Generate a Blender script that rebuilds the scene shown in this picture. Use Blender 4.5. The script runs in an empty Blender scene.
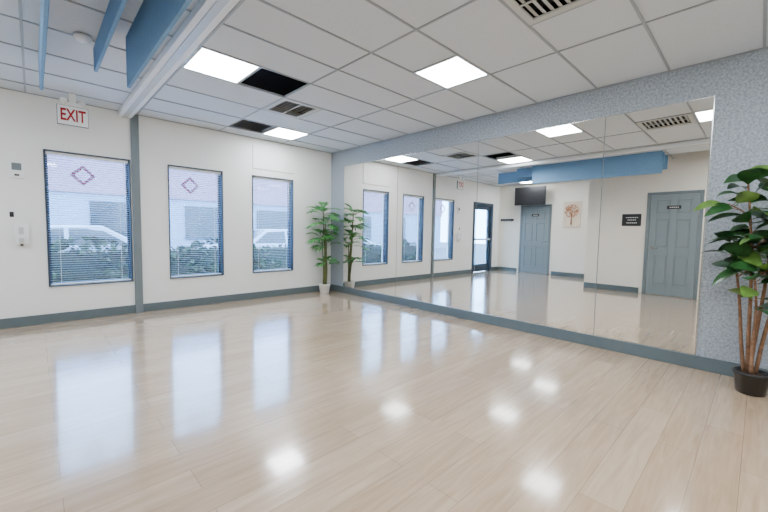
import bpy, bmesh, random
from math import *
from mathutils import Vector, Matrix
random.seed(7)
S=bpy.context.scene
COL=S.collection

# ------------------------------------------------------------------ materials
def new_mat(name):
    m=bpy.data.materials.new(name);m.use_nodes=True
    nt=m.node_tree;b=nt.nodes['Principled BSDF']
    return m,nt,b
def mat(name,col,rough=.5,metal=0,noise=0,scale=20,bump=0,bscale=None,spec=.5,coords='Object'):
    m,nt,b=new_mat(name)
    b.inputs['Roughness'].default_value=rough;b.inputs['Metallic'].default_value=metal
    b.inputs['Specular IOR Level'].default_value=spec
    b.inputs['Base Color'].default_value=(*col,1)
    if noise or bump:
        tc=nt.nodes.new('ShaderNodeTexCoord')
        n=nt.nodes.new('ShaderNodeTexNoise');n.inputs['Scale'].default_value=scale;n.inputs['Detail'].default_value=4
        nt.links.new(tc.outputs[coords],n.inputs['Vector'])
        r=nt.nodes.new('ShaderNodeValToRGB')
        r.color_ramp.elements[0].position=.3;r.color_ramp.elements[1].position=.7
        r.color_ramp.elements[0].color=(*[c*(1-noise) for c in col],1)
        r.color_ramp.elements[1].color=(*[min(1,c*(1+noise)) for c in col],1)
        nt.links.new(n.outputs['Fac'],r.inputs['Fac']);nt.links.new(r.outputs['Color'],b.inputs['Base Color'])
        if bump:
            n2=nt.nodes.new('ShaderNodeTexNoise');n2.inputs['Scale'].default_value=bscale or scale*3
            nt.links.new(tc.outputs[coords],n2.inputs['Vector'])
            bp=nt.nodes.new('ShaderNodeBump');bp.inputs['Strength'].default_value=bump;bp.inputs['Distance'].default_value=.004
            nt.links.new(n2.outputs['Fac'],bp.inputs['Height']);nt.links.new(bp.outputs['Normal'],b.inputs['Normal'])
    return m
def emat(name,col,st):
    m,nt,b=new_mat(name)
    b.inputs['Base Color'].default_value=(*col,1)
    b.inputs['Emission Color'].default_value=(*col,1);b.inputs['Emission Strength'].default_value=st
    return m
M={}
M['wall']=mat('wall_paint_offwhite',(.84,.85,.83),.55,noise=.015,scale=3,bump=.15,bscale=120)
M['wall2']=mat('wall_paint_back',(.83,.79,.71),.6,noise=.015,scale=3)
M['trim']=mat('trim_bluegrey',(.10,.135,.15),.45,noise=.05,scale=8)
M['post']=mat('post_grey',(.15,.185,.205),.45,noise=.03,scale=8)
M['tile']=mat('ceiling_tile',(.60,.64,.67),.9,noise=.10,scale=160,bump=.4,bscale=200)
M['grid']=mat('ceiling_grid_metal',(.30,.33,.36),.4,noise=.03,scale=6)
M['beamw']=mat('white_rail',(.82,.85,.87),.4,noise=.02,scale=5)
M['plenum']=mat('plenum_dark',(.004,.004,.006),.9)
M['light']=emat('troffer_lens',(.90,.95,1.0),44)
M['white']=mat('white_plastic',(.85,.87,.88),.35,noise=.01,scale=9)
M['metalg']=mat('vent_metal',(.55,.57,.58),.4,metal=.3,noise=.03,scale=9)
M['ventm']=mat('vent_paint',(.50,.51,.49),.5,noise=.03,scale=9)
M['dark']=mat('dark_frame',(.03,.05,.08),.4,noise=.05,scale=9)
M['black']=mat('black_plastic',(.010,.010,.012),.35,noise=.05,scale=9)
M['red']=mat('exit_red',(.35,.004,.012),.45)
M['blue']=mat('baffle_felt_blue',(.15,.30,.50),.75,noise=.05,scale=40,bump=.2)
M['door']=mat('door_paint_bluegrey',(.20,.245,.27),.4,noise=.02,scale=6)
M['chrome']=mat('brushed_nickel',(.6,.6,.6),.25,metal=1)
M['blind']=mat('blind_slat_white',(.72,.82,.95),.5,noise=.01,scale=6)
M['potw']=mat('pot_white_ceramic',(.85,.85,.84),.3,noise=.02,scale=8)
M['potb']=mat('pot_black_plastic',(.008,.008,.009),.35,noise=.05,scale=8)
M['soil']=mat('soil',(.03,.02,.012),.95,noise=.4,scale=60)
M['leafa']=mat('palm_leaf',(.04,.22,.05),.45,noise=.35,scale=14)
M['leafa2']=mat('palm_leaf_light',(.12,.40,.10),.45,noise=.3,scale=14)
M['leafb']=mat('rubber_leaf',(.018,.075,.018),.32,noise=.4,scale=18)
M['leafb2']=mat('rubber_leaf_light',(.10,.20,.035),.35,noise=.35,scale=18)
M['bark']=mat('bark_brown',(.20,.105,.055),.85,noise=.35,scale=35,bump=.5)
M['stem']=mat('palm_stem',(.12,.14,.05),.7,noise=.3,scale=35)
M['asphalt']=mat('asphalt',(.09,.10,.12),.9,noise=.15,scale=8)
M['hedge']=mat('hedge_green',(.006,.02,.010),.8,noise=.5,scale=9)
M['hedge2']=mat('hedge_green_light',(.02,.06,.022),.8,noise=.4,scale=9)
M['carp']=mat('car_paint_silver',(.30,.36,.45),.3,metal=.2,noise=.02,scale=4)
M['carg']=mat('car_glass',(.02,.03,.04),.1)
M['pinkw']=mat('facade_panel_pink',(.30,.17,.22),.8,noise=.06,scale=3)
M['concrete']=mat('facade_concrete',(.22,.28,.38),.8,noise=.05,scale=3)
M['decal']=mat('window_decal_red',(.40,.07,.14),.5,noise=.05,scale=9)
M['canvas']=mat('canvas_offwhite',(.70,.58,.46),.8,noise=.08,scale=7)
M['autumn']=mat('autumn_leaves',(.34,.13,.05),.8,noise=.4,scale=40)
M['signgrey']=mat('sign_text_white',(.8,.8,.8),.5)

# mirror
m,nt,b=new_mat('mirror_silver')
b.inputs['Base Color'].default_value=(.88,.88,.85,1);b.inputs['Metallic'].default_value=1;b.inputs['Roughness'].default_value=0
M['mirror']=m
# glass
m=bpy.data.materials.new('window_glass');m.use_nodes=True;nt=m.node_tree;nt.nodes.clear()
o=nt.nodes.new('ShaderNodeOutputMaterial');mx=nt.nodes.new('ShaderNodeMixShader');t=nt.nodes.new('ShaderNodeBsdfTransparent');g=nt.nodes.new('ShaderNodeBsdfGlossy')
t.inputs['Color'].default_value=(.88,.94,1,1);g.inputs['Roughness'].default_value=0;mx.inputs[0].default_value=.05
nt.links.new(t.outputs[0],mx.inputs[1]);nt.links.new(g.outputs[0],mx.inputs[2]);nt.links.new(mx.outputs[0],o.inputs[0])
M['glass']=m
# carpet wall
m,nt,b=new_mat('wall_carpet_grey');b.inputs['Roughness'].default_value=.95;b.inputs['Specular IOR Level'].default_value=.1
tc=nt.nodes.new('ShaderNodeTexCoord');n1=nt.nodes.new('ShaderNodeTexNoise');n1.inputs['Scale'].default_value=50;n1.inputs['Detail'].default_value=8;n1.inputs['Roughness'].default_value=.8
r=nt.nodes.new('ShaderNodeValToRGB');e=r.color_ramp.elements;e[0].position=.38;e[0].color=(.22,.26,.30,1);e[1].position=.62;e[1].color=(.48,.53,.58,1)
bp=nt.nodes.new('ShaderNodeBump');bp.inputs['Strength'].default_value=.6;bp.inputs['Distance'].default_value=.01
nt.links.new(tc.outputs['Object'],n1.inputs['Vector']);nt.links.new(n1.outputs['Fac'],r.inputs['Fac']);nt.links.new(r.outputs['Color'],b.inputs['Base Color'])
nt.links.new(n1.outputs['Fac'],bp.inputs['Height']);nt.links.new(bp.outputs['Normal'],b.inputs['Normal'])
M['carpet']=m
# floor planks (long side along X)
m,nt,b=new_mat('floor_whitewashed_planks')
tc=nt.nodes.new('ShaderNodeTexCoord')
br=nt.nodes.new('ShaderNodeTexBrick');br.offset=.37;br.offset_frequency=2
for k,v in (('Scale',1),('Mortar Size',.0016),('Mortar Smooth',.2),('Brick Width',1.25),('Row Height',.17),('Bias',0)): br.inputs[k].default_value=v
br.inputs['Color1'].default_value=(.52,.375,.245,1);br.inputs['Color2'].default_value=(.60,.455,.315,1);br.inputs['Mortar'].default_value=(.33,.23,.15,1)
nt.links.new(tc.outputs['Object'],br.inputs['Vector'])
mp=nt.nodes.new('ShaderNodeMapping');mp.inputs['Scale'].default_value=(1.0,13,1)
nt.links.new(tc.outputs['Object'],mp.inputs['Vector'])
n1=nt.nodes.new('ShaderNodeTexNoise');n1.inputs['Scale'].default_value=2.2;n1.inputs['Detail'].default_value=7;n1.inputs['Distortion'].default_value=1.2
nt.links.new(mp.outputs[0],n1.inputs['Vector'])
r=nt.nodes.new('ShaderNodeValToRGB');e=r.color_ramp.elements;e[0].position=.3;e[0].color=(.84,.80,.76,1);e[1].position=.7;e[1].color=(1.06,1.06,1.06,1)
nt.links.new(n1.outputs['Fac'],r.inputs['Fac'])
mx=nt.nodes.new('ShaderNodeMix');mx.data_type='RGBA';mx.blend_type='MULTIPLY';mx.inputs[0].default_value=1
nt.links.new(br.outputs['Color'],mx.inputs[6]);nt.links.new(r.outputs['Color'],mx.inputs[7]);nt.links.new(mx.outputs[2],b.inputs['Base Color'])
b.inputs['Roughness'].default_value=.18;b.inputs['Specular IOR Level'].default_value=.75
b.inputs['Coat Weight'].default_value=1.0;b.inputs['Coat Roughness'].default_value=.085;b.inputs['Coat IOR'].default_value=1.55
bp=nt.nodes.new('ShaderNodeBump');bp.inputs['Strength'].default_value=.08;bp.inputs['Distance'].default_value=.002
nt.links.new(n1.outputs['Fac'],bp.inputs['Height']);nt.links.new(bp.outputs['Normal'],b.inputs['Normal'])
M['floor']=m

# ------------------------------------------------------------------ mesh helpers
class B:
    """mesh builder with several materials"""
    def __init__(s,name,mats,loc=(0,0,0)):
        s.bm=bmesh.new();s.name=name;s.mats=mats;s.loc=Vector(loc)
    def box(s,a,b,mi=0,rot=None,piv=None):
        x0,y0,z0=a;x1,y1,z1=b
        vs=[Vector((x,y,z)) for z in (z0,z1) for y in (y0,y1) for x in (x0,x1)]
        if rot is not None:
            p=Vector(piv) if piv else sum(vs,Vector())/8
            vs=[rot@(v-p)+p for v in vs]
        v=[s.bm.verts.new(q-s.loc) for q in vs]
        for f in ((0,2,3,1),(4,5,7,6),(0,1,5,4),(2,6,7,3),(0,4,6,2),(1,3,7,5)):
            fa=s.bm.faces.new([v[i] for i in f]);fa.material_index=mi
    def quad(s,pts,mi=0):
        f=s.bm.faces.new([s.bm.verts.new(Vector(p)-s.loc) for p in pts]);f.material_index=mi;return f
    def tube(s,pts,rad,mi=0,n=8,cap=True):
        rings=[]
        P=[Vector(p) for p in pts]
        for i,p in enumerate(P):
            d=(P[min(i+1,len(P)-1)]-P[max(i-1,0)]).normalized()
            u=d.orthogonal().normalized() if i==0 else (pu-d*pu.dot(d)).normalized()
            pu=u;w=d.cross(u)
            r_=rad[i] if isinstance(rad,(list,tuple)) else rad
            rings.append([s.bm.verts.new(p+(u*cos(2*pi*k/n)+w*sin(2*pi*k/n))*r_-s.loc) for k in range(n)])
        for a,b in zip(rings,rings[1:]):
            for k in range(n):
                f=s.bm.faces.new((a[k],a[(k+1)%n],b[(k+1)%n],b[k]));f.material_index=mi;f.smooth=True
        if cap:
            for rg in (rings[0][::-1],rings[-1]):
                f=s.bm.faces.new(rg);f.material_index=mi
    def lathe(s,c,prof,mi=0,n=28):
        rings=[[s.bm.verts.new(Vector((c[0]+r*cos(2*pi*k/n),c[1]+r*sin(2*pi*k/n),c[2]+z))-s.loc) for k in range(n)] for r,z in prof]
        for a,b in zip(rings,rings[1:]):
            for k in range(n):
                f=s.bm.faces.new((a[k],a[(k+1)%n],b[(k+1)%n],b[k]));f.material_index=mi;f.smooth=True
        f=s.bm.faces.new(rings[0][::-1]);f.material_index=mi
        f=s.bm.faces.new(rings[-1]);f.material_index=mi
    def done(s,bevel=0,parent=None,fix=False):
        if fix: bmesh.ops.recalc_face_normals(s.bm,faces=s.bm.faces)
        me=bpy.data.meshes.new(s.name);s.bm.to_mesh(me);s.bm.free()
        for k in s.mats: me.materials.append(M[k])
        o=bpy.data.objects.new(s.name,me);COL.objects.link(o);o.location=s.loc
        if bevel:
            mo=o.modifiers.new('b','BEVEL');mo.width=bevel;mo.segments=2;mo.limit_method='ANGLE'
        if parent: o.parent=parent;o.location=s.loc-parent.location
        return o
def empty(name,loc):
    o=bpy.data.objects.new(name,None);COL.objects.link(o);o.location=loc;o.empty_display_size=.1;return o
def text(name,s,loc,size,rot,mk,parent=None,ext=.002,bold=0,sx=1):
    c=bpy.data.curves.new(name,'FONT');c.body=s;c.size=size;c.align_x='CENTER';c.align_y='CENTER';c.extrude=ext;c.offset=bold
    o=bpy.data.objects.new(name+'_tmp',c);COL.objects.link(o)
    dg=bpy.context.evaluated_depsgraph_get();me=bpy.data.meshes.new_from_object(o.evaluated_get(dg))
    bpy.data.objects.remove(o)
    for v in me.vertices: v.co.x*=sx
    me.materials.clear();me.materials.append(M[mk])
    p=bpy.data.objects.new(name,me);COL.objects.link(p);p.rotation_euler=rot
    p.location=Vector(loc)-(parent.location if parent else Vector())
    if parent: p.parent=parent
    return p

H=2.7
XB=-6.68   # far wall behind the entrance bay
XN=-4.80   # wall with the grey door
YJ=-3.19   # jog between them
YB=-7.5    # wall behind camera
T=.2
ZT,ZB=2.088,.443
WIN=[(-4.153,-3.298),(-2.852,-2.087),(-1.609,-.844)]
GD=(-6.215,-5.18);GZ=2.07

# ------------------------------------------------------------------ shell
b=B('floor',['floor']);b.box((XB-T,YB-T,-.12),(T,T,0));b.done()
b=B('wall_window',['wall'])
ops=[(GD[0],GD[1],0,GZ)]+[(a,c,ZB,ZT) for a,c in WIN]
x=XB-T
for a,c,z0,z1 in ops:
    b.box((x,0,0),(a,T,3.3));
    if z0>0:b.box((a,0,0),(c,T,z0))
    b.box((a,0,z1),(c,T,3.3));x=c
b.box((x,0,0),(T,T,3.3));b.done()
b=B('wall_mirror',['carpet']);b.box((0,YB,0),(T,0,H));b.done()
b=B('wall_far',['wall2']);b.box((XB-T,YJ-T,0),(XB,0,3.3));b.done()
b=B('wall_jog',['wall2']);b.box((XB,YJ-T,0),(XN-T,YJ,3.3));b.done()
b=B('wall_door',['wall2']);b.box((XN-T,YB,0),(XN,YJ,3.3));b.done()
b=B('wall_back',['wall2']);b.box((XN-T,YB-T,0),(T,YB,3.3));b.done()
b=B('trim_plenum_roof',['plenum']);b.box((XB-T,YB-T,3.3),(T,T,3.4));b.box((.0,YB,H+.03),(T,0,3.3));b.done()

# ------------------------------------------------------------------ ceiling grid
P=.535
xs=[-P*k for k in range(0,13)]+[XB]
xs=[x for x in xs if x>=XB]
if xs[-1]!=XB: xs.append(XB)
ys=[0,-.357,-.9,-1.47,-2.05,-2.61,-3.08,-3.55,-4.06,-4.68,-5.28,-5.88,-6.48,-7.08,YB]
LIGHTS={(5,4),(2,7),(2,1),(3,10),(9,4),(7,11),(3,12),(11,2)}  # cells behind the camera: unseen panels, added as fill light for the room
HOLES={(4,4),(3,1)}
VENTS={(3,3),(3,9)}
special=LIGHTS|HOLES|VENTS
ct=B('ceiling',['tile','grid','plenum'])
hw=.009
def inside(xm,ym): return xm>XN or ym>YJ
for j in range(len(ys)-1):
    i=0
    while i<len(xs)-1:
        y1,y0=ys[j],ys[j+1]
        if i%2==0 and i+1<len(xs)-1 and (i,j) not in special and (i+1,j) not in special and i<9:
            x1,x0=xs[i],xs[i+2];st=2
        else: x1,x0=xs[i],xs[i+1];st=1
        if inside((x0+x1)/2,(y0+y1)/2) and (i,j) not in special:
            dz=random.uniform(0,.002)
            ct.box((x0+.004,y0+.004,H+.004+dz),(x1-.004,y1-.004,H+.022+dz),0)
        if inside((x0+x1)/2,(y0+y1)/2): ct.box((x0-hw,y0,H-.002),(x0+hw,y1,H+.004),1)
        i+=st
for y in ys:
    x0=XB if y>YJ else XN
    ct.box((x0,y-hw,H-.003),(0,y+hw,H+.003),1)
ct.box((-.022,YB,H-.004),(0,0,H+.002),1);ct.box((XB,-.022,H-.004),(0,0,H+.002),1)
ceil=ct.done()

def cell(i,j): return xs[i+1],xs[i],ys[j+1],ys[j]
for (i,j) in sorted(LIGHTS):
    x0,x1,y0,y1=cell(i,j)
    b=B('ceiling_light_panel',['light','white'],((x0+x1)/2,(y0+y1)/2,H))
    f=.022
    b.box((x0+f,y0+f,H+.001),(x1-f,y1-f,H+.012),0)
    b.box((x0+.005,y0+.005,H-.002),(x0+f,y1-.005,H+.05),1);b.box((x1-f,y0+.005,H-.002),(x1-.005,y1-.005,H+.05),1)
    b.box((x0+f,y0+.005,H-.002),(x1-f,y0+f,H+.05),1);b.box((x0+f,y1-f,H-.002),(x1-f,y1-.005,H+.05),1)
    b.box((x0+f,y0+f,H+.012),(x1-f,y1-f,H+.05),1)
    b.done()
for (i,j) in sorted(VENTS):
    x0,x1,y0,y1=cell(i,j)
    b=B('ceiling_air_vent',['ventm','black'],((x0+x1)/2,(y0+y1)/2,H))
    f=.06
    b.box((x0+.012,y0+.012,H-.004),(x0+f,y1-.012,H+.01));b.box((x1-f,y0+.012,H-.004),(x1-.012,y1-.012,H+.01))
    b.box((x0+f,y0+.012,H-.004),(x1-f,y0+f,H+.01));b.box((x0+f,y1-f,H-.004),(x1-f,y1-.012,H+.01))
    b.box((x0+f,y0+f,H+.06),(x1-f,y1-f,H+.07),1)
    n=9
    for k in range(n):
        yy=y0+f+(y1-y0-2*f)*(k+.5)/n
        b.box((x0+f,yy-.015,H+.012),(x1-f,yy+.015,H+.015),0,rot=Matrix.Rotation(radians(20),3,'X'))
    b.box(((x0+x1)/2-.008,y0+f,H-.003),((x0+x1)/2+.008,y1-f,H+.003))
    b.done()

# rail on ceiling, smoke detector, blue baffles
b=B('ceiling_rail',['beamw','metalg']);b.box((-3.42,YB,2.635),(-3.27,0,H-.003));b.box((-3.375,YB,2.628),(-3.315,0,2.636),1);b.done(bevel=.006)
b=B('smoke_detector',['white','metalg'],(-3.9,-2.1,H-.004));b.lathe((-3.93,-2.1,H-.045),[(.02,0),(.045,.004),(.055,.02),(.06,.025),(.06,.041)]);b.done()
for k,(x,y0,y1,zb) in enumerate(((-3.68,-4.68,-2.38,2.29),(-3.84,-4.68,-1.95,2.49),(-4.17,-4.68,-1.3,2.42))):
    b=B('ceiling_baffle',['blue','metalg'],(x,(y0+y1)/2,2.5))
    b.box((x-.012,y0,zb),(x+.012,y1,H-.02))
    for yy in (y0+.3,y1-.3): b.box((x-.006,yy-.01,H-.02),(x+.006,yy+.01,H-.003),1)
    b.done(bevel=.004)

# ------------------------------------------------------------------ baseboards & post
b=B('baseboard_window',['trim']);b.box((XB,-.016,0),(GD[0]-.06,0,.115));b.box((GD[1]+.06,-.016,0),(-.0,0,.115));b.done(bevel=.004)
b=B('baseboard_mirror',['trim']);b.box((-.022,YB,0),(0,-.016,.12));b.done(bevel=.004)
b=B('baseboard_far',['trim']);b.box((XB,YJ,0),(XB+.016,-1.72,.115));b.box((XB,-.66,0),(XB+.016,-.016,.115));b.done(bevel=.004)
b=B('baseboard_door',['trim']);b.box((XN,-4.24,0),(XN+.016,YJ,.115));b.box((XN,YB,0),(XN+.016,-5.24,.115));b.done(bevel=.004)
b=B('baseboard_back',['trim']);b.box((XN,YB,0),(0,YB+.016,.115));b.done(bevel=.004)
b=B('trim_post',['post']);b.box((-3.285,-.035,0),(-3.195,0,H-.003));b.done(bevel=.004)
b=B('trim_access_panel',['wall']);b.box((-1.60,-.012,2.2),(-.83,0,2.62));b.done(bevel=.004)

# ------------------------------------------------------------------ mirror
b=B('wall_mirror_panels',['mirror','chrome','post'])
seams=[-.42,-1.83,-3.30,-4.775,-5.60]
for a,c in zip(seams,seams[1:]):
    b.box((-.006,c+.0035,.125),(-.0015,a-.0035,2.393))
b.box((-.0015,seams[-1],.126),(-.0005,seams[0],2.393),2)
b.box((-.010,seams[-1],.119),(-.0005,seams[0],.126),1)
b.box((-.008,seams[-1]-.006,.12),(-.0005,seams[-1],2.398),1)
b.box((-.008,seams[-1],2.393),(-.0005,seams[0],2.398),1)
b.done()

# ------------------------------------------------------------------ windows with blinds
def window(k,x0,x1):
    b=B('window_%d'%k,['dark','glass','white','decal'],((x0+x1)/2,.1,1.2))
    f=.024
    y0,y1=.095,.135
    c=.014
    b.box((x0,-.012,ZB),(x0+c,.12,ZT));b.box((x1-c,-.012,ZB),(x1,.12,ZT))
    b.box((x0+c,-.012,ZT-c),(x1-c,.12,ZT));b.box((x0+c,-.02,ZB),(x1-c,.12,ZB+c),0)
    b.box((x0+c,y0,ZB+c),(x0+c+f,y1,ZT-c));b.box((x1-c-f,y0,ZB+c),(x1-c,y1,ZT-c))
    b.box((x0+c+f,y0,ZT-c-f),(x1-c-f,y1,ZT-c));b.box((x0+c+f,y0,ZB+c),(x1-c-f,y1,ZB+c+f))
    b.box((x0+c+f,.11,ZB+c+f),(x1-c-f,.116,ZT-c-f),1)
    if k<3:
        xm=(x0+x1)/2-.06;zm=1.83;r=.13;q=.085
        for (p1,p2) in (((0,r),(r,0)),((r,0),(0,-r)),((0,-r),(-r,0)),((-r,0),(0,r))):
            s_=q/r
            b.quad([(xm+p1[0],.108,zm+p1[1]),(xm+p2[0],.108,zm+p2[1]),(xm+p2[0]*s_,.108,zm+p2[1]*s_),(xm+p1[0]*s_,.108,zm+p1[1]*s_)],3)
    b.done()
    d=B('window_blinds',['blind','white'],((x0+x1)/2,.05,1.2))
    xa,xb=x0+c+.006,x1-c-.006
    d.box((xa,.02,ZT-c-.035),(xb,.075,ZT-c-.002),1)
    z=ZT-c-.05;rot=Matrix.Rotation(radians(-7),3,'X')
    while z>ZB+c+.03:
        d.box((xa,.034,z-.001),(xb,.060,z+.001),0,rot=rot);z-=.0285
    d.box((xa,.034,ZB+c+.003),(xb,.060,ZB+c+.016),1)
    for xx in (xa+.1,xb-.1): d.box((xx-.0015,.030,ZB+c+.01),(xx+.0015,.0315,ZT-c-.03),1)
    d.tube([(xb-.05,.026,ZT-c-.03),(xb-.05,.024,1.35)],.003,1,n=6)
    d.done()
for k,(a,c) in enumerate(WIN): window(k+1,a,c)

# glass entrance door
x0,x1=GD
b=B('door_1',['dark','glass','chrome'],((x0+x1)/2,.08,1))
b.box((x0-.05,-.014,0),(x0+.04,.12,GZ+.05));b.box((x1-.04,-.014,0),(x1+.05,.12,GZ+.05));b.box((x0+.04,-.014,GZ-.03),(x1-.04,.12,GZ+.05))
b.box((x0+.045,.04,.01),(x0+.15,.085,GZ-.035));b.box((x1-.15,.04,.01),(x1-.045,.085,GZ-.035))
b.box((x0+.15,.04,GZ-.16),(x1-.15,.085,GZ-.035));b.box((x0+.15,.04,.01),(x1-.15,.085,.24))
b.box((x0+.15,.06,.24),(x1-.15,.066,GZ-.16),1)
b.box((x0+.08,-.01,.98),(x1-.08,.02,1.03),2);b.box((x0+.08,.0,.97),(x0+.12,.04,1.04),2);b.box((x1-.12,.0,.97),(x1-.08,.04,1.04),2)
b.done(bevel=.003)

# six-panel doors standing in walls facing +x
def panel_door(k,xw,y0,y1,zt,sign,hinge_near):
    """y0>y1; wall face at xw facing +x"""
    e=empty('door_%d'%k,(xw,(y0+y1)/2,0))
    b=B('frame',['post'],(xw,(y0+y1)/2,1))
    c=.06
    b.box((xw,y0-c,0),(xw+.022,y0,zt));b.box((xw,y1,0),(xw+.022,y1+c,zt));b.box((xw,y1+c,zt-c),(xw+.022,y0-c,zt));b.done(bevel=.003,parent=e)
    a0,a1,zz=y0-c-.004,y1+c+.004,zt-c-.004
    b=B('leaf',['door'],(xw,(y0+y1)/2,1))
    b.box((xw,a1,.01),(xw+.004,a0,zz))
    st=.105;w=a0-a1;mid=(a0+a1)/2
    X0,X1=xw+.004,xw+.020
    for ya,yb in ((a0-st,a0),(a1,a1+st),(mid-st/2,mid+st/2)): b.box((X0,ya,.01),(X1,yb,zz))
    for za,zb in ((.01,.22),(.80,.96),(1.52,1.63),(zz-.11,zz)):
        b.box((X0,a1+st,za),(X1,mid-st/2,zb));b.box((X0,mid+st/2,za),(X1,a0-st,zb))
    for za,zb in ((.22,.80),(.96,1.52),(1.63,zz-.11)):
        for ya,yb in ((a1+st,mid-st/2),(mid+st/2,a0-st)):
            g=.028;b.box((X0,ya+g,za+g),(X0+.009,yb-g,zb-g))
    b.done(bevel=.003,parent=e)
    b=B('lever_handle',['chrome'],(xw,0,1))
    yk=a0-.06 if hinge_near else a1+.06
    sgn=-1 if hinge_near else 1
    b.tube([(X1,yk,.95),(X1+.008,yk,.95)],.028,0,n=16);b.tube([(X1,yk,.95),(X1+.05,yk,.95),(X1+.052,yk+sgn*.10,.95)],.009,0)
    b.done(parent=e)
    b=B('name_plate',['black','signgrey'],(xw,mid,1.5))
    b.box((X1,mid-.11,sign-.032),(X1+.006,mid+.11,sign+.032))
    for q in range(5): b.box((X1+.006,mid-.075+q*.031,sign-.008),(X1+.0068,mid-.075+q*.031+.02,sign+.008),1)
    b.done(parent=e)
panel_door(2,XN,-4.297,-5.172,2.071,1.76,True)
panel_door(3,XB,-.72,-1.66,2.071,1.76,False)

# studio sign plaque on door wall
b=B('wall_sign',['black','signgrey'],(XN,-4.04,1.52))
b.box((XN,-3.87-.34,1.395),(XN+.012,-3.87,1.645))
for zz,n in ((1.57,7),(1.52,5),(1.46,6)):
    for q in range(n): b.box((XN+.012,-4.04-.016*n+q*.032,zz-.008),(XN+.0128,-4.04-.016*n+q*.032+.020,zz+.008),1)
b.done()
# coat rack on far wall
b=B('wall_coat_hook_rail',['black','chrome'],(XB,-.28,1.63))
b.box((XB,-.5,1.60),(XB+.02,-.06,1.66))
for q in range(5):
    yy=-.45+q*.085;b.tube([(XB+.02,yy,1.635),(XB+.06,yy,1.625),(XB+.075,yy,1.655)],.008,0);b.tube([(XB+.02,yy,1.61),(XB+.045,yy,1.575),(XB+.06,yy,1.59)],.007,0)
b.done()
# TV
b=B('wall_television',['black','carg'],(XB+.2,-1.1,2.33))
b.box((XB+.2,-1.55,2.06),(XB+.24,-.62,2.60));b.box((XB+.24,-1.535,2.075),(XB+.242,-.635,2.585),0)
b.box((XB,-1.2,2.2),(XB+.02,-.98,2.45));b.tube([(XB+.02,-1.09,2.33),(XB+.2,-1.09,2.33)],.025,0)
b.done(bevel=.004)
# tree picture
e=empty('framed_tree_picture',(XB,-2.22,1.75))
b=B('canvas_frame',['black','canvas'],(XB,-2.22,1.75))
b.box((XB,-2.45,1.40),(XB+.025,-1.99,2.12),1)
b.done(parent=e)
b=B('painted_tree',['bark','autumn'],(XB,-2.22,1.75))
xf=XB+.027
b.quad([(xf,-2.24,1.47),(xf,-2.19,1.47),(xf,-2.205,1.80),(xf,-2.225,1.80)],0)
for a in range(9):
    an=radians(30+15*a);c0=Vector((xf,-2.215,1.72+.01*a));d=Vector((0,cos(an),sin(an)))*.17;nrm=Vector((0,-sin(an),cos(an)))*.005
    b.quad([c0-nrm,c0+nrm,c0+d+nrm*.4,c0+d-nrm*.4],0)
for a in range(220):
    rr=.19*sqrt(random.random());an=random.uniform(0,2*pi);c0=Vector((xf+.0005+a*1e-6,-2.215+rr*cos(an),1.86+rr*.95*sin(an)));s_=.014
    b.quad([c0+Vector((0,-s_,0)),c0+Vector((0,0,-s_)),c0+Vector((0,s_,0)),c0+Vector((0,0,s_))],1)
b.done(parent=e)

# ------------------------------------------------------------------ exit sign
ex,ey,ez=-3.893,-.366,2.455
e=empty('exit_sign',(ex,ey,ez))
b=B('housing',['white','dark'],(ex,ey,ez))
b.box((ex-.135,ey-.02,ez-.115),(ex+.135,ey+.02,ez+.095))
b.box((ex-.139,ey-.016,ez-.119),(ex+.139,ey+.016,ez+.099),1)
b.box((ex-.08,ey-.04,ez+.099),(ex+.08,ey+.04,ez+.125));b.box((ex-.03,ey-.02,ez+.125),(ex+.03,ey+.02,H-.003))
b.done(bevel=.004,parent=e)
b=B('emergency_lamps',['white','metalg'],(ex,ey,ez))
for sx in (-1,1):
    b.tube([(ex+sx*.05,ey-.02,ez+.14),(ex+sx*.07,ey-.04,ez+.145),(ex+sx*.09,ey-.07,ez+.14)],[.010,.026,.028],0,n=14)
b.done(parent=e)
text('letters_front','EXIT',(ex,ey-.0215,ez-.012),.185,(pi/2,0,0),'red',e,.0015,.004,sx=.60)

# wall devices
b=B('wall_thermostat',['white','black','post'],(-4.377,0,1.81))
b.box((-4.44,-.022,1.72),(-4.32,0,1.91));b.box((-4.42,-.0235,1.81),(-4.34,-.022,1.89),2);b.box((-4.40,-.0235,1.745),(-4.36,-.022,1.765),1);b.done(bevel=.004)
b=B('wall_light_switch',['white','black'],(-4.43,0,1.3))
b.box((-4.475,-.007,1.25),(-4.40,0,1.36));b.box((-4.455,-.013,1.275),(-4.42,-.007,1.335),1);b.done(bevel=.002)
b=B('wall_sanitizer_dispenser',['white','metalg','black'],(-4.36,0,1.09))
b.box((-4.425,-.09,1.04),(-4.305,0,1.20),0);b.box((-4.415,-.08,.97),(-4.315,0,1.04),0);b.box((-4.385,-.10,.985),(-4.345,-.08,1.035),1);b.tube([(-4.365,-.05,.97),(-4.365,-.05,.945)],.012,2)
b.box((-4.385,-.092,1.08),(-4.345,-.09,1.16),1);b.done(bevel=.015)

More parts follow.
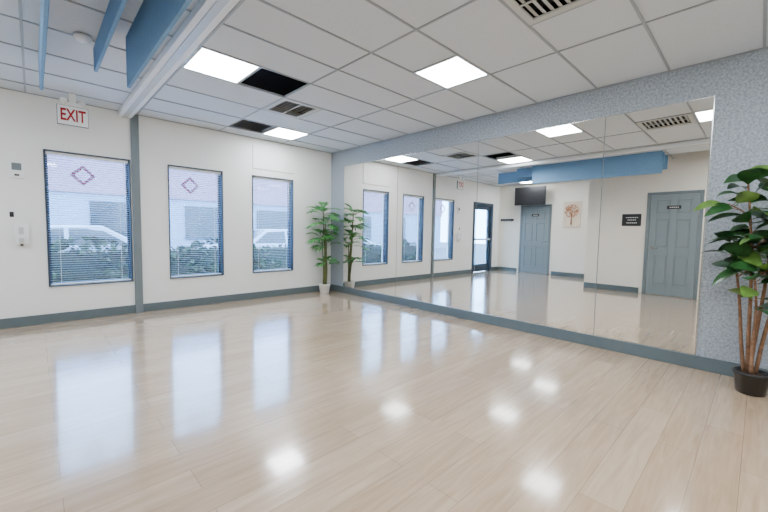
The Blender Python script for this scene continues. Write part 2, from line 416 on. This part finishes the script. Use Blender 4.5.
# ------------------------------------------------------------------ plants
def leaf(b,base,d,up,L,W,mi,droop=.25,n=6,xmax=-.03,roll=0,pw=.8):
    d=Vector(d).normalized();side=d.cross(Vector(up))
    side=side.normalized() if side.length>.01 else Vector((1,0,0))
    nn=side.cross(d).normalized()
    if roll:
        q=Matrix.Rotation(roll,3,d);side=q@side;nn=q@nn
    prev=None
    for i in range(n+1):
        t=i/n
        p=Vector(base)+d*(L*t)+Vector((0,0,-1))*(droop*L*t*t)
        w=W*.5*(sin(pi*min(1,t**pw))**.75 if 0<t<1 else .02)
        vs=[p-side*w+nn*w*.25,p,p+side*w+nn*w*.25]
        for v in vs:
            if v.x>xmax: v.x=xmax-random.random()*.006
            if v.y>-.03: v.y=-.03
        vs=[b.bm.verts.new(v-b.loc) for v in vs]
        if prev:
            for q in (0,1):
                f=b.bm.faces.new((prev[q],prev[q+1],vs[q+1],vs[q]));f.material_index=mi;f.smooth=True
        prev=vs
# palm beside window
px,py=-.31,-.24
e=empty('potted_palm',(px,py,0))
b=B('pot',['potw','soil'],(px,py,0));b.lathe((px,py,0),[(.075,0),(.082,.005),(.105,.15),(.112,.155),(.112,.175),(.102,.177),(.098,.15)]);b.lathe((px,py,.14),[(.09,0),(.098,.012),(.05,.018)],1);b.done(parent=e)
b=B('fronds',['leafa','leafa2','stem'],(px,py,0))
stems=[((0,0),(-.04,-.03),1.54,10),((.02,.02),(-.01,-.05),1.34,8),((-.02,.01),(-.05,.0),1.08,9),((.02,-.02),(.05,.0),.93,7),((0,-.02),(.01,-.06),.60,7)]
for (o0,o1,hh,nf) in stems:
    pts=[Vector((px+o0[0]+(o1[0]-o0[0])*t+.012*sin(5*t),py+o0[1]+(o1[1]-o0[1])*t,.15+(hh-.15)*t)) for t in [i/8 for i in range(9)]]
    b.tube(pts,[.015-.006*i/8 for i in range(9)],2,n=7)
    top=pts[-1]
    for k in range(nf):
        an=2*pi*k/nf+random.uniform(-.25,.25)+hh*3;el=random.uniform(.2,1.2)
        L=random.uniform(.24,.32)*(1 if hh>.8 else .75)
        st=top-Vector((0,0,random.uniform(0,.10)))
        rach=[]
        for i in range(7):
            t=i/6;rach.append(st+Vector((cos(an)*cos(el),sin(an)*cos(el),sin(el)))*L*t+Vector((0,0,-.35*L*t*t)))
        for r_ in rach:
            r_.x=min(r_.x,-.03);r_.y=min(r_.y,-.03)
        b.tube(rach,.003,2,n=5)
        for i in range(2,7):
            dd=(rach[i]-rach[i-1])
            dd=dd.normalized() if dd.length>1e-4 else Vector((0,0,1))
            sd=dd.cross(Vector((0,0,1)))
            sd=sd.normalized() if sd.length>.01 else Vector((1,0,0))
            for sg in (-1,1):
                leaf(b,rach[i],dd*.9+sd*sg*.65,(0,0,1),.18*(1-.35*abs(i/6-.4)),.036,random.choice((0,1)),.2,4,roll=random.uniform(-.6,.6))
        leaf(b,rach[-1],dd,(0,0,1),.14,.034,0,.3,4)
b.done(parent=e)

# rubber plant by mirror
qx,qy=-.36,-5.965
e=empty('potted_rubber_plant',(qx,qy,0))
b=B('pot',['potb','soil'],(qx,qy,0));b.lathe((qx,qy,0),[(.075,0),(.082,.005),(.102,.145),(.110,.15),(.110,.168),(.100,.170),(.096,.14)]);b.lathe((qx,qy,.13),[(.09,0),(.096,.012),(.05,.022)],1);b.done(parent=e)
b=B('trunks_and_leaves',['leafb','leafb2','bark'],(qx,qy,0))
def rl(st,an,el,L):
    d=Vector((cos(an)*cos(el),sin(an)*cos(el),sin(el)))
    s0=st+d*.035
    for v in (st,s0): v.x=min(v.x,-.03)
    b.tube([st,s0],.003,2,n=5)
    leaf(b,s0,d,(0,0,1),L,L*.56,random.choice((0,0,0,1)),random.uniform(.15,.6),8,roll=random.uniform(-.9,.9),pw=.95)
trunks=[((-.02,.01),(-.06,.10),1.58),((.03,.0),(.04,-.04),1.50),((0,-.03),(-.03,-.12),1.38),((.01,.03),(.03,.17),1.12),((-.03,-.01),(-.10,.03),.86)]
for (o0,o1,hh) in trunks:
    N=12
    pts=[Vector((qx+o0[0]+(o1[0]-o0[0])*t+.015*sin(6*t+hh*5),qy+o0[1]+(o1[1]-o0[1])*t+.012*sin(5*t+hh),.14+(hh-.14)*t)) for t in [i/N for i in range(N+1)]]
    b.tube(pts,[.014-.008*i/N for i in range(N+1)],2,n=8)
    z=hh-.22 if hh<1.2 else .98
    an=hh*4
    while z<hh+.01:
        t=(z-.14)/(hh-.14);i=min(N-1,int(t*N));p=pts[i].lerp(pts[i+1],t*N-i)
        rl(p,an,random.uniform(-.1,.8),random.uniform(.18,.24));an+=2.4;z+=.034
    for k in range(4): rl(pts[-1],an+k*1.6,random.uniform(.5,1.25),.20)
    for zz in (.95,1.15,1.35):
        if zz<hh-.05:
            t=(zz-.14)/(hh-.14);i=min(N-1,int(t*N));p=pts[i].copy();a2=random.uniform(1.4,4.6)
            d=Vector((cos(a2)*.10,sin(a2)*.13,.10));tip=p+d;tip.x=min(tip.x,-.05)
            b.tube([p,p+d*.5+Vector((0,0,.01)),tip],[.006,.005,.004],2,n=6)
            for k in range(4): rl(tip-d*.15*k,a2+k*2.2,random.uniform(-.1,.7),random.uniform(.17,.22))
b.done(parent=e)

# ------------------------------------------------------------------ outside
b=B('ground_outside',['asphalt']);b.box((-40,T,-.35),(40,40,-.2));b.done()
b=B('hedge_outside',['hedge','hedge2'],(-3,1.9,0))
for i in range(3400):
    x_=random.uniform(-4.9,.8);z_=random.uniform(-.18,.90)+.1*sin(x_*3);y_=1.5+random.uniform(0,.25)+.15*sin(x_*5+z_*4)
    s_=random.uniform(.03,.08);a1=random.uniform(0,6.28);a2=random.uniform(-1,1)
    u=Vector((cos(a1),sin(a1)*.5,sin(a2)))*s_;w=Vector((-sin(a1),cos(a1)*.4,cos(a2)))*s_*.6
    c0=Vector((x_,y_,z_));b.quad([c0-u,c0-w,c0+u,c0+w],0 if random.random()<.65 else 1)
b.box((-4.9,1.62,-.2),(.8,2.4,.76),0);b.done()
def car(cx,cy):
    e=empty('parked_car',(cx,cy,-.2))
    prof=[(-2.15,.35),(-2.2,.62),(-2.05,.85),(-1.35,.95),(-.75,1.38),(.55,1.42),(1.25,1.0),(1.95,.88),(2.2,.66),(2.2,.35)]
    b=B('body',['carp','carg'],(cx,cy,-.2))
    def ring(y,ins): return [b.bm.verts.new(Vector((cx+x_*(1-ins*.05),cy+y*(1-(.12 if z_>1 else 0)),z_-.2))-b.loc) for x_,z_ in prof]
    r0=ring(-.88,0);r1=ring(.88,0)
    b.bm.faces.new(r0);b.bm.faces.new(r1[::-1])
    for i in range(len(prof)):
        j=(i+1)%len(prof);f=b.bm.faces.new((r0[j],r0[i],r1[i],r1[j]))
        if i in (3,5): f.material_index=1
    for sy in (-.83,.83):
        o_=.012 if sy<0 else -.012
        for q in ([(-1.12,.98),(-.68,1.31),(-.1,1.34),(-.1,.98)],[(-.02,.98),(-.02,1.34),(.5,1.34),(1.02,1.0)]):
            b.quad([(cx+x_,cy+sy*(1.06 if z_<1.1 else .94)-o_,z_-.2) for x_,z_ in q],1)
    b.done(bevel=.04,parent=e,fix=True)
    b=B('wheels',['black','metalg'],(cx,cy,-.2))
    for sx in (-1.35,1.35):
        for sy in (-1,1):
            b.tube([(cx+sx,cy+sy*.68,.13),(cx+sx,cy+sy*.9,.13)],.33,0,n=24);b.tube([(cx+sx,cy+sy*.9,.13),(cx+sx,cy+sy*.91,.13)],.2,1,n=16)
    b.done(parent=e)
car(-3.7,5.2);car(1.6,5.4)
b=B('building_outside',['concrete','pinkw','carg','dark'],(0,15,0))
b.box((-22,14,-.2),(24,18,5.2),0);b.box((-22,13.9,2.6),(24,14,4.2),1)
for k in range(12):
    x_=-21+k*3.7;b.box((x_,13.93,.7),(x_+2.2,13.99,2.3),2);b.box((x_-.05,13.90,.65),(x_+2.25,13.94,.72),3)
b.done()

# ------------------------------------------------------------------ world + camera
w=bpy.data.worlds.new('World');S.world=w;w.use_nodes=True
bg=w.node_tree.nodes['Background'];bg.inputs['Color'].default_value=(.38,.64,1,1);bg.inputs['Strength'].default_value=24
cam=bpy.data.cameras.new('Camera');co=bpy.data.objects.new('Camera',cam);COL.objects.link(co)
th,p,r=.8029,.06644,.01759
F=Vector((cos(th)*cos(p),sin(th)*cos(p),-sin(p)));R=Vector((sin(th),-cos(th),0));U=R.cross(F)
Rc=R*cos(r)+U*sin(r);Uc=U*cos(r)-R*sin(r)
mt=Matrix((Rc,Uc,-F)).transposed().to_4x4();mt.translation=Vector((-4.266,-5.953,1.181));co.matrix_world=mt
cam.sensor_width=36;cam.lens=363.1/768*36;cam.clip_start=.05
S.camera=co
